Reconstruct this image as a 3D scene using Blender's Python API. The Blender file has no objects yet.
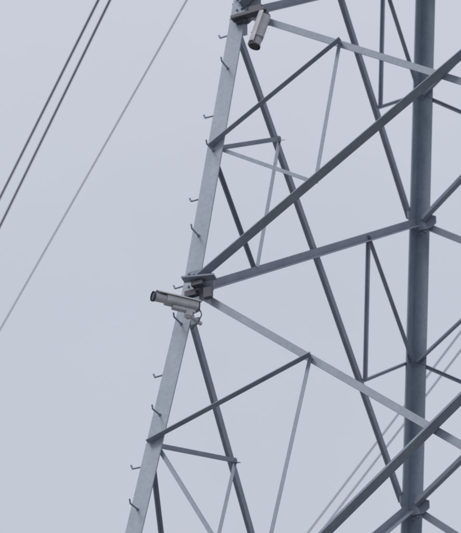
import bpy, bmesh, math, random
from mathutils import Vector, Matrix
random.seed(4)
scene=bpy.context.scene
G=18.9            # height of the main panel joint above ground
OFF=0.07

# ---------------------------------------------------------------- materials
def steel(name,c1,c2,rough=0.55,metal=0.15,scale=3.0):
    m=bpy.data.materials.new(name);m.use_nodes=True
    nt=m.node_tree;N=nt.nodes;L=nt.links
    b=N['Principled BSDF']
    tc=N.new('ShaderNodeTexCoord')
    mp=N.new('ShaderNodeMapping');mp.inputs['Scale'].default_value=(scale,scale,scale*0.35)
    n=N.new('ShaderNodeTexNoise');n.inputs['Scale'].default_value=1.6;n.inputs['Detail'].default_value=6;n.inputs['Roughness'].default_value=0.65
    r=N.new('ShaderNodeValToRGB')
    r.color_ramp.elements[0].position=0.32;r.color_ramp.elements[0].color=(*c1,1)
    r.color_ramp.elements[1].position=0.68;r.color_ramp.elements[1].color=(*c2,1)
    L.new(tc.outputs['Object'],mp.inputs[0]);L.new(mp.outputs[0],n.inputs[0]);L.new(n.outputs[0],r.inputs[0])
    n2=N.new('ShaderNodeTexNoise');n2.inputs['Scale'].default_value=22;n2.inputs['Detail'].default_value=3
    L.new(tc.outputs['Object'],n2.inputs[0])
    m2=N.new('ShaderNodeMapRange');m2.inputs[3].default_value=0.76;m2.inputs[4].default_value=1.08
    L.new(n2.outputs[0],m2.inputs[0])
    mx=N.new('ShaderNodeVectorMath');mx.operation='SCALE'
    L.new(r.outputs[0],mx.inputs[0]);L.new(m2.outputs[0],mx.inputs['Scale'])
    L.new(mx.outputs[0],b.inputs['Base Color'])
    mr=N.new('ShaderNodeMapRange');mr.inputs[3].default_value=rough-0.1;mr.inputs[4].default_value=rough+0.15
    L.new(n.outputs[0],mr.inputs[0]);L.new(mr.outputs[0],b.inputs['Roughness'])
    b.inputs['Metallic'].default_value=metal
    bp=N.new('ShaderNodeBump');bp.inputs['Strength'].default_value=0.12;bp.inputs['Distance'].default_value=0.004
    L.new(n2.outputs[0],bp.inputs['Height']);L.new(bp.outputs[0],b.inputs['Normal'])
    return m
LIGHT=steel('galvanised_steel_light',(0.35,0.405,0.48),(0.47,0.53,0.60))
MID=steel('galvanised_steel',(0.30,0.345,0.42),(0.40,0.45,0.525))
DARK=steel('galvanised_steel_shaded',(0.255,0.29,0.37),(0.345,0.385,0.465))  # same steel with underside shade and bluish haze put into the base colour
BLUE=steel('galvanised_steel_bluish_shade',(0.235,0.295,0.375),(0.33,0.395,0.48))  # legs B and D: shade of their inner faces painted as darker steel

def plain(name,c,rough=0.5,metal=0.0,var=0.15,scale=8):
    m=bpy.data.materials.new(name);m.use_nodes=True
    nt=m.node_tree;N=nt.nodes;L=nt.links;b=N['Principled BSDF']
    tc=N.new('ShaderNodeTexCoord');n=N.new('ShaderNodeTexNoise');n.inputs['Scale'].default_value=scale;n.inputs['Detail'].default_value=5
    r=N.new('ShaderNodeValToRGB')
    r.color_ramp.elements[0].position=0.3;r.color_ramp.elements[0].color=(*[x*(1-var) for x in c],1)
    r.color_ramp.elements[1].position=0.7;r.color_ramp.elements[1].color=(*[min(1,x*(1+var)) for x in c],1)
    L.new(tc.outputs['Object'],n.inputs[0]);L.new(n.outputs[0],r.inputs[0]);L.new(r.outputs[0],b.inputs['Base Color'])
    b.inputs['Roughness'].default_value=rough;b.inputs['Metallic'].default_value=metal
    return m
HOUS=plain('camera_housing_grey',(0.52,0.53,0.56),0.45,0.0)
HOUSD=plain('camera_housing_dark',(0.085,0.09,0.115),0.4)
GLASS=plain('lens_glass',(0.02,0.02,0.03),0.08)
RUBBER=plain('grey_cable',(0.10,0.11,0.14),0.6)
WIRE=plain('aluminium_conductor',(0.20,0.215,0.30),0.6,0.0)
WIREL=plain('ground_wire_steel',(0.40,0.42,0.53),0.6,0.0)
CONC=plain('concrete',(0.32,0.31,0.29),0.9,0,0.2,3)
PORC=plain('porcelain_insulator',(0.18,0.10,0.07),0.3)

# ---------------------------------------------------------------- mesh helpers
def new_obj(name,bm,mat,parent=None):
    me=bpy.data.meshes.new(name);bm.to_mesh(me);bm.free()
    o=bpy.data.objects.new(name,me);scene.collection.objects.link(o)
    me.materials.append(mat)
    if parent: o.parent=parent
    return o
def prism(bm,poly,v0,v1):
    a=[bm.verts.new(v0+q) for q in poly];b=[bm.verts.new(v1+q) for q in poly]
    n=len(poly)
    for i in range(n): bm.faces.new((a[i],a[(i+1)%n],b[(i+1)%n],b[i]))
    bm.faces.new(a[::-1]);bm.faces.new(b)
def angle(bm,p,q,n,w,t,edge=1,out=1,w2=None,lift=0.0):
    """rolled angle section: flange A in the face plane, flange B standing out along n*out at the edge"""
    w2=w2 or w
    a=(q-p).normalized();n=(n-a*n.dot(a)).normalized();b=a.cross(n)
    if b.z<0: b=-b
    e=b*edge; o=n*out; base=n*lift
    pts=[(-w/2,0),(w/2,0),(w/2,w2),(w/2-t,w2),(w/2-t,t),(-w/2,t)]
    poly=[base+e*x+o*y for x,y in pts]
    prism(bm,poly,p,q)
def plate(bm,pts,n,t):
    a=[bm.verts.new(p-n*t/2) for p in pts];b=[bm.verts.new(p+n*t/2) for p in pts];k=len(pts)
    for i in range(k): bm.faces.new((a[i],a[(i+1)%k],b[(i+1)%k],b[i]))
    bm.faces.new(a[::-1]);bm.faces.new(b)
def cyl(bm,p,q,r,seg=12,r2=None,caps=True):
    r2=r if r2 is None else r2
    a=(q-p).normalized();x=a.orthogonal().normalized();y=a.cross(x)
    A=[];B=[]
    for i in range(seg):
        c=math.cos(2*math.pi*i/seg);s=math.sin(2*math.pi*i/seg)
        A.append(bm.verts.new(p+(x*c+y*s)*r));B.append(bm.verts.new(q+(x*c+y*s)*r2))
    for i in range(seg): bm.faces.new((A[i],A[(i+1)%seg],B[(i+1)%seg],B[i]))
    if caps: bm.faces.new(A[::-1]);bm.faces.new(B)
def box(bm,c,ex,ey,ez):
    vs=[bm.verts.new(c+ex*i+ey*j+ez*k) for i in(-1,1) for j in(-1,1) for k in(-1,1)]
    for f in((0,1,3,2),(4,6,7,5),(0,4,5,1),(2,3,7,6),(0,2,6,4),(1,5,7,3)): bm.faces.new([vs[i] for i in f])

# ---------------------------------------------------------------- tower geometry
def h(z): return 3-(0.1024 if z>0 else 0.1383)*z
FACES={'AC':(Vector((0,-1,0)),Vector((1,0,0))),'AB':(Vector((-1,0,0)),Vector((0,1,0))),
       'BD':(Vector((0,1,0)),Vector((1,0,0))),'CD':(Vector((1,0,0)),Vector((0,1,0)))}
def P(face,u,z):
    n,t=FACES[face];v=n*(h(z)+OFF)+t*(u*h(z));v.z=z+G;return v
def nrm(face,z):
    n=FACES[face][0].copy();n.z=0.1024 if z>0 else 0.1383;return n.normalized()
LV=[-G,-12.2,-5.958,0.0,3.855,7.51,10.9,14.0,16.9]

tower=bpy.data.objects.new('transmission_tower',None);scene.collection.objects.link(tower)
bms={}
def B(key):
    if key not in bms: bms[key]=bmesh.new()
    return bms[key]
def leg_corner(sx,sy,z,o=OFF+0.006): return Vector((sx*(h(z)+o),sy*(h(z)+o),z+G))
LEGW=0.2;LEGT=0.018
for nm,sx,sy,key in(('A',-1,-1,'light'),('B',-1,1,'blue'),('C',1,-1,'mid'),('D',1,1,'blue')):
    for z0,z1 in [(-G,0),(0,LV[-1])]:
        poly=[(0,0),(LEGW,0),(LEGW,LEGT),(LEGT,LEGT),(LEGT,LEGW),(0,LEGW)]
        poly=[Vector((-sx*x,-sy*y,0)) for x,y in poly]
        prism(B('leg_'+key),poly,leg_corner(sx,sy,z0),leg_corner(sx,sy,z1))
def lerp(a,b,f): return a+(b-a)*f
def xpt(a,b,c,d):
    u=b-a;v=d-c;w=a-c
    A_=u.dot(u);B_=u.dot(v);C_=v.dot(v);D_=u.dot(w);E_=v.dot(w)
    s=(B_*E_-C_*D_)/(A_*C_-B_*B_);return a+u*s
def ext(p,q,a,b):
    d=(q-p).normalized();return p-d*a,q+d*b
def member(face,p,q,n,style,w,t=0.009,edge=1,out=1,lift=0.0):
    angle(B(face+'_'+style),p,q,n,w,t,edge,out,lift=lift)
def boltgroup(face,c,n,d,k,sp=0.05):
    for i in range(k):
        b0=c+d*(sp*(i-(k-1)/2))
        cyl(B('bolts'),b0-n*.03,b0+n*.03,0.012,6)

for face in FACES:
    for i in range(len(LV)-1):
        zb,zt=LV[i],LV[i+1];n=nrm(face,(zb+zt)/2)
        at,ab,ct,cb=P(face,-1,zt),P(face,-1,zb),P(face,1,zt),P(face,1,zb)
        X=xpt(at,cb,ab,ct)
        near=face=='AC'
        if near:
            member(face,*ext(ab,ct,-.06,-.06),n,'dark',0.13,0.012,edge=-1,out=1,lift=0.012)
            member(face,*ext(at,cb,-.06,-.06),n,'mid',0.085,0.010,edge=1,out=-1,lift=-0.030)
        elif face=='AB':
            member(face,*ext(ab,ct,-.05,-.05),n,'dark',0.10,0.010,edge=-1,out=-1,lift=-0.03)
            member(face,*ext(at,cb,-.05,-.05),n,'dark',0.09,0.010,edge=1,out=1,lift=0.012)
        else:
            member(face,*ext(ab,ct,-.05,-.05),n,'dark',0.10,0.010,edge=-1,out=-1,lift=-0.03)
            member(face,*ext(at,cb,-.05,-.05),n,'mid',0.09,0.010,edge=1,out=1,lift=0.012)
        boltgroup(face,X,n,(ct-ab).normalized(),2)
        if zt-zb>3.3:
            lf=0.5 if zb>=-0.1 else 0.33
            for side in(-1,1):
                T=at if side<0 else ct;Bo=ab if side<0 else cb
                zm=zt+(zb-zt)*lf
                m=P(face,side,zm)
                q1=lerp(T,X,0.515);q2=lerp(Bo,X,0.50)
                s1='dark';s2='mid' if near else 'dark';s3='mid'
                w1=0.065 if near else 0.055
                if not near and side>0: s3='dark'
                member(face,*ext(m,q1,.05 if near else 0,.03),n,s1,w1,0.007,edge=-1,out=1 if near else -1,lift=0.03 if near else -.02)
                member(face,*ext(m,q2,-.05,-.02),n,s2,0.045,0.006,edge=1,out=-1,lift=-0.05 if near else .02)
                member(face,*ext(q1,q2,-.01,-.02),n,s3,0.045,0.006,edge=1,out=-1,lift=-0.012)
                boltgroup(face,q1,n,(T-X).normalized(),2)
                boltgroup(face,m,n,Vector((0,0,1)),2,0.07)
    for z in LV[1:]:
        n=nrm(face,z)
        for side in(-1,1):
            c=P(face,side,z);tt=FACES[face][1]*(-side);up=Vector((0,0,1))
            isA=(side<0 and face in('AC','AB'))
            s=1.0 if isA else 0.5
            pts=[c+tt*-.03+up*.20*s,c+tt*.14+up*.20*s,c+tt*(.14+.16*s)+up*.10*s,c+tt*(.14+.16*s)-up*.10*s,c+tt*.14-up*.22*s,c+tt*-.03-up*.22*s]
            plate(B('gusset'),[p-n*0.012 for p in pts],n,0.012)
            for k in range(3):
                for dx,dz in((.0,.16-.16*k),(.06,.14-.14*k)):
                    b0=c+tt*dx+up*dz
                    cyl(B('bolts'),b0-n*.02,b0+n*.03,0.013,6)
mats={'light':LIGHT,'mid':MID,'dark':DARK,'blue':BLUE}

bm=B('step_bolts')
def step(z,kind,sx=-1,sy=-1):
    c=leg_corner(sx,sy,z)
    if kind=='x':
        p=c+Vector((0,-sy*0.11,0));d=Vector((sx,0,0))
    else:
        p=c+Vector((-sx*0.09,0,0));d=Vector((0,sy,0))
    L=0.17+random.uniform(-.008,.008)
    d2=(d+Vector((0,0,random.uniform(-.05,.05)))).normalized()
    cyl(bm,p-d*0.04,p,0.009,8);cyl(bm,p,p+d2*L,0.0095,8)
    cyl(bm,p+d2*(L-.005),p+d2*(L+.015)+Vector((0,0,0.045)),0.010,8)
    cyl(bm,p-d*0.004,p+d*0.014,0.018,6)
    cyl(bm,p-d*0.04,p-d*0.022,0.018,6)
z=3.60+1.163*3
while z>-15:
    step(z,'x');step(z-0.60,'y');z-=1.163

def arm(z,L,sgn,hgt=1.3):
    bmm=B('crossarm')
    hh=h(z)+OFF
    tip=Vector((sgn*(hh+L),0,z+G+0.25))
    for sy in(-1,1):
        lo=Vector((sgn*hh,sy*hh,z+G));hi=Vector((sgn*(h(z+hgt)+OFF),sy*(h(z+hgt)+OFF),z+G+hgt))
        angle(bmm,lo,tip,Vector((0,sy,0)),0.09,0.009,-1,1)
        angle(bmm,hi,tip,Vector((0,sy,0)),0.08,0.009,1,1)
        for k in range(1,5):
            angle(bmm,lerp(lo,tip,k/5),lerp(hi,tip,k/5),Vector((0,sy,0)),0.045,0.006,1,1)
            angle(bmm,lerp(hi,tip,(k-1)/5),lerp(lo,tip,k/5),Vector((0,sy,0)),0.045,0.006,1,1)
    for k in range(1,5):
        a=lerp(Vector((sgn*hh,-hh,z+G)),tip,k/5);b=lerp(Vector((sgn*hh,hh,z+G)),tip,k/5)
        angle(bmm,a,b,Vector((0,0,1)),0.045,0.006,1,1)
    for j in range(14):
        c=tip-Vector((0,0,0.2+0.14*j));cyl(B('insulators'),c,c-Vector((0,0,0.05)),0.05,14,0.13)
    cyl(B('insulators'),tip,tip-Vector((0,0,2.3)),0.018,8)
for zz,L in((10.9,4.6),(14.0,3.8)):
    arm(zz,L,1);arm(zz,L,-1)
peak=Vector((0,0,16.9+G+3.2))
for sx in(-1,1):
    for sy in(-1,1):
        angle(B('crossarm'),Vector((sx*(h(16.9)+OFF),sy*(h(16.9)+OFF),16.9+G)),peak,Vector((0,sy,0)),0.1,0.01,1,1)
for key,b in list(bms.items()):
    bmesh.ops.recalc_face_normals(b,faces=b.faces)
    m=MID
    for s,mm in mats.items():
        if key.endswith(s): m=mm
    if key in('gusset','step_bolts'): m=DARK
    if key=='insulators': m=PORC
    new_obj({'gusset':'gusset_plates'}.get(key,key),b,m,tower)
bm=bmesh.new()
for sx in(-1,1):
    for sy in(-1,1):
        c=leg_corner(sx,sy,-G)
        cyl(bm,c+Vector((0,0,-0.3)),c+Vector((0,0,0.35)),0.45,24,0.38)
bmesh.ops.recalc_face_normals(bm,faces=bm.faces)
new_obj('concrete_footings',bm,CONC,tower)

# ---------------------------------------------------------------- security cameras
def rounded_tube(bm,p,q,up,w,hgt,r,seg=5):
    a=(q-p).normalized();side=a.cross(up).normalized();u=side.cross(a)
    poly=[]
    for cx,cy,a0 in((1,1,0),(-1,1,90),(-1,-1,180),(1,-1,270)):
        for k in range(seg+1):
            an=math.radians(a0+90*k/seg)
            poly.append(side*(cx*(w/2-r)+r*math.cos(an))+u*(cy*(hgt/2-r)+r*math.sin(an)))
    prism(bm,poly,p,q)
def cctv(name,back,d,L,up=Vector((0,0,1)),hous=None,k=1.0):
    hous=hous or HOUS
    e=bpy.data.objects.new(name,None);scene.collection.objects.link(e)
    d=d.normalized();side=d.cross(up).normalized();u=side.cross(d)
    def mk(n,f,mat):
        bm=bmesh.new();f(bm);bmesh.ops.recalc_face_normals(bm,faces=bm.faces);return new_obj(n,bm,mat,e)
    mk('housing',lambda b:rounded_tube(b,back,back+d*L*0.70,u,0.125*k,0.115*k,0.03),hous)
    mk('rear_cap',lambda b:rounded_tube(b,back-d*0.02,back+d*0.003,u,0.11*k,0.10*k,0.03),HOUSD)
    mk('front_barrel',lambda b:cyl(b,back+d*L*0.68,back+d*L*0.97,0.050*k,28,0.053*k),hous)
    def hood(b):
        cyl(b,back+d*L*0.96,back+d*L,0.060*k,28,0.060*k,caps=False)
        cyl(b,back+d*L*0.96,back+d*L,0.054*k,28,0.054*k,caps=False)
        cyl(b,back+d*L*0.955,back+d*L*0.97,0.060*k,28,0.060*k)
    mk('hood_ring',hood,HOUSD)
    mk('lens',lambda b:cyl(b,back+d*L*0.965,back+d*L*0.985,0.050*k,28,0.042*k),GLASS)
    def shield(b):
        prof=[];n=10
        for j in range(n+1):
            x=-0.078+0.156*j/n; y=0.070-0.038*(abs(x)/0.078)**4
            prof.append((x*k,y*k))
        prof2=prof+[(x,y+0.004) for x,y in reversed(prof)]
        prism(b,[side*x+u*y for x,y in prof2],back-d*0.03,back+d*L*0.93)
    mk('sun_shield',shield,hous)
    mk('shield_studs',lambda b:[cyl(b,back+d*L*f+u*0.04*k,back+d*L*f+u*0.079*k,0.008,8) for f in(.15,.6)],HOUSD)
    return e,d,side,u
def add(e,n,f,mat):
    bm=bmesh.new();f(bm);bmesh.ops.recalc_face_normals(bm,faces=bm.faces);return new_obj(n,bm,mat,e)
back=Vector((-2.815,-3.24,G-0.38))
e,d,side,u=cctv('security_camera',back,Vector((-0.616,-0.785,0.0)),0.53,k=0.96)
def mount(b):
    box(b,back+d*0.16-u*0.078,d*0.13,side*0.03,u*0.018)
    box(b,back+d*0.10-u*0.12,d*0.035,side*0.035,u*0.03)
    cyl(b,back+d*0.08-u*0.14,back+d*0.0-u*0.14+Vector((-.02,.14,0)),0.022,12)
    cyl(b,back+d*0.10-u*0.10,back+d*0.10-u*0.17,0.03,14)
add(e,'mounting_bracket',mount,HOUS)
def clampp(b):
    c=Vector((-3.07,-3.12,G-0.37))
    box(b,c+Vector((.09,-.005,-.12)),Vector((.14,0,0)),Vector((0,.012,0)),Vector((0,0,.04)))
    box(b,c+Vector((.09,-.005,.14)),Vector((.14,0,0)),Vector((0,.012,0)),Vector((0,0,.04)))
add(e,'leg_clamp',clampp,MID)
def cable(b):
    pts=[back-d*0.02-u*0.02,back-d*0.05-u*0.05,back-d*0.06-u*0.09,back-d*0.02+Vector((-.02,.05,-.15)),Vector((-2.95,-3.10,G-.56))]
    for i in range(len(pts)-1): cyl(b,pts[i],pts[i+1],0.006,8)
add(e,'cable',cable,RUBBER)
jb=bpy.data.objects.new('wireless_antenna',None);scene.collection.objects.link(jb)
ac=Vector((-2.81,-3.2,G+0.0))
add(jb,'panel',lambda b:box(b,ac,Vector((.19,.02,-.02)),Vector((-.01,.06,0)),Vector((0,0,.010))),DARK)
def ant2(b):
    cyl(b,ac+Vector((0,.04,0)),ac+Vector((-.03,.09,-.12)),0.02,12)
    box(b,ac+Vector((-.02,.02,-.06)),Vector((.07,0,0)),Vector((0,.04,0)),Vector((0,0,.025)))
    box(b,ac+Vector((.10,.03,-.20)),Vector((.045,0,0)),Vector((0,.03,0)),Vector((0,0,.06)))
    box(b,ac+Vector((-.13,.07,-.13)),Vector((.07,0,0)),Vector((0,.03,0)),Vector((0,0,.035)))
add(jb,'bracket',ant2,HOUSD)

# upper unit: housing tilted steeply down from a bracket at the upper joint
b2=Vector((-2.18,-2.82,G+3.54))
e2,d2,s2,u2_=cctv('security_camera',b2,Vector((-0.26,-0.10,-0.96)),0.43,up=Vector((-0.75,-0.6,0.1)),k=1.15)
def mount2(b):
    box(b,b2+Vector((-.22,.04,.13)),Vector((.22,0,0)),Vector((0,.05,0)),Vector((0,0,.02)))
    box(b,b2+Vector((-.02,.06,.03)),Vector((.03,0,0)),Vector((0,.03,0)),Vector((0,0,.10)))
    cyl(b,b2+Vector((0,.05,.08)),b2+d2*.12,0.025,12)
    box(b,b2+Vector((-.34,.08,.14)),Vector((.07,0,0)),Vector((0,.03,0)),Vector((0,0,.06)))
    box(b,b2+Vector((-.14,.06,.19)),Vector((.08,0,0)),Vector((0,.03,0)),Vector((0,0,.04)))
add(e2,'mounting_bracket',mount2,HOUSD)

# ---------------------------------------------------------------- camera (eye height, zoomed in)
az,dd,yaw,pit,roll=0.3514,31.2739,0.1155,0.5347,0.0023
Cc=Vector((dd*math.sin(az),-dd*math.cos(az),1.593))
y=yaw+az
f=Vector((-math.sin(y)*math.cos(pit),math.cos(y)*math.cos(pit),math.sin(pit)))
r=Vector((math.cos(y),math.sin(y),0));uu=r.cross(f)
rr=r*math.cos(roll)+uu*math.sin(roll);u3=-r*math.sin(roll)+uu*math.cos(roll)
cam=bpy.data.cameras.new('Camera');co=bpy.data.objects.new('Camera',cam);scene.collection.objects.link(co)
cam.sensor_fit='VERTICAL';cam.sensor_height=24;cam.lens=140.17;cam.clip_end=6000;cam.clip_start=0.1
cam.dof.use_dof=True;cam.dof.focus_distance=28;cam.dof.aperture_fstop=3.8
co.matrix_world=Matrix(((rr.x,u3.x,-f.x,Cc.x),(rr.y,u3.y,-f.y,Cc.y),(rr.z,u3.z,-f.z,Cc.z),(0,0,0,1)))
scene.camera=co

# ---------------------------------------------------------------- overhead lines: parallel spans passing behind the tower
def wire(name,p,D,rad,mat):
    p=Vector(p);D=Vector((D[0],D[1],0)).normalized()
    bm=bmesh.new();K=60;S=160;prev=None
    for k in range(K+1):
        s=-S+2*S*k/K;q=p+D*s+Vector((0,0,s*s*0.00012))
        if prev is not None: cyl(bm,prev,q,rad,6,caps=False)
        prev=q
    return new_obj(name,bm,mat)
wire('power_line',(-14.13,12.47,34),(-.7042,.7100),0.022,WIRE)
wire('power_line',(-14.28,12.95,34),(-.6980,.7161),0.022,WIRE)
wire('power_line',(-17.63,20.33,38),(-.7142,.7000),0.013,WIREL)
wire('power_line',(-17.12,34.60,38),(.6935,-.7205),0.019,WIREL)
wire('power_line',(-17.18,35.12,38),(.6940,-.7200),0.019,WIREL)

# ---------------------------------------------------------------- ground
bm=bmesh.new()
bmesh.ops.create_grid(bm,x_segments=60,y_segments=60,size=3000)
new_obj('ground',bm,plain('dry_gravel_ground',(0.22,0.22,0.205),0.95,0,0.35,0.6))

# ---------------------------------------------------------------- world: overcast
w=bpy.data.worlds.new('World');scene.world=w;w.use_nodes=True
nt=w.node_tree;N=nt.nodes;L=nt.links
bg=N['Background']
sky=N.new('ShaderNodeTexSky');sky.sky_type='NISHITA';sky.sun_disc=False
SE,SR=math.radians(48),math.radians(205)
sky.sun_elevation=SE;sky.sun_rotation=SR;sky.air_density=1.5;sky.dust_density=3
tc=N.new('ShaderNodeTexCoord')
sep=N.new('ShaderNodeSeparateXYZ');L.new(tc.outputs['Generated'],sep.inputs[0])
ramp=N.new('ShaderNodeValToRGB')
ramp.color_ramp.elements[0].position=0.0;ramp.color_ramp.elements[0].color=(0.56,0.585,0.65,1)
ramp.color_ramp.elements[1].position=1.0;ramp.color_ramp.elements[1].color=(0.86,0.88,0.95,1)
em=ramp.color_ramp.elements.new(0.5);em.color=(0.59,0.62,0.71,1)
L.new(sep.outputs[2],ramp.inputs[0])
nz=N.new('ShaderNodeTexNoise');nz.inputs['Scale'].default_value=6;nz.inputs['Detail'].default_value=4
L.new(tc.outputs['Generated'],nz.inputs[0])
mr=N.new('ShaderNodeMapRange');mr.inputs[3].default_value=0.93;mr.inputs[4].default_value=1.07
L.new(nz.outputs[0],mr.inputs[0])
vm=N.new('ShaderNodeVectorMath');vm.operation='SCALE'
L.new(ramp.outputs[0],vm.inputs[0]);L.new(mr.outputs[0],vm.inputs['Scale'])
sc=N.new('ShaderNodeVectorMath');sc.operation='SCALE';sc.inputs['Scale'].default_value=0.08
L.new(sky.outputs[0],sc.inputs[0])
mix=N.new('ShaderNodeMix');mix.data_type='RGBA';mix.inputs[0].default_value=0.93
L.new(sc.outputs[0],mix.inputs[6]);L.new(vm.outputs[0],mix.inputs[7])
L.new(mix.outputs[2],bg.inputs[0]);bg.inputs[1].default_value=1.0
sd=bpy.data.lights.new('sun','SUN');sd.energy=0.75;sd.angle=math.radians(20);sd.color=(1,0.97,0.93)
so=bpy.data.objects.new('sun',sd);scene.collection.objects.link(so)
dirv=Vector((math.sin(SR)*math.cos(SE),math.cos(SR)*math.cos(SE),math.sin(SE)))
so.rotation_euler=dirv.to_track_quat('Z','Y').to_euler();so.location=(0,0,60)
scene.view_settings.view_transform='Standard';scene.view_settings.look='None';scene.view_settings.exposure=0
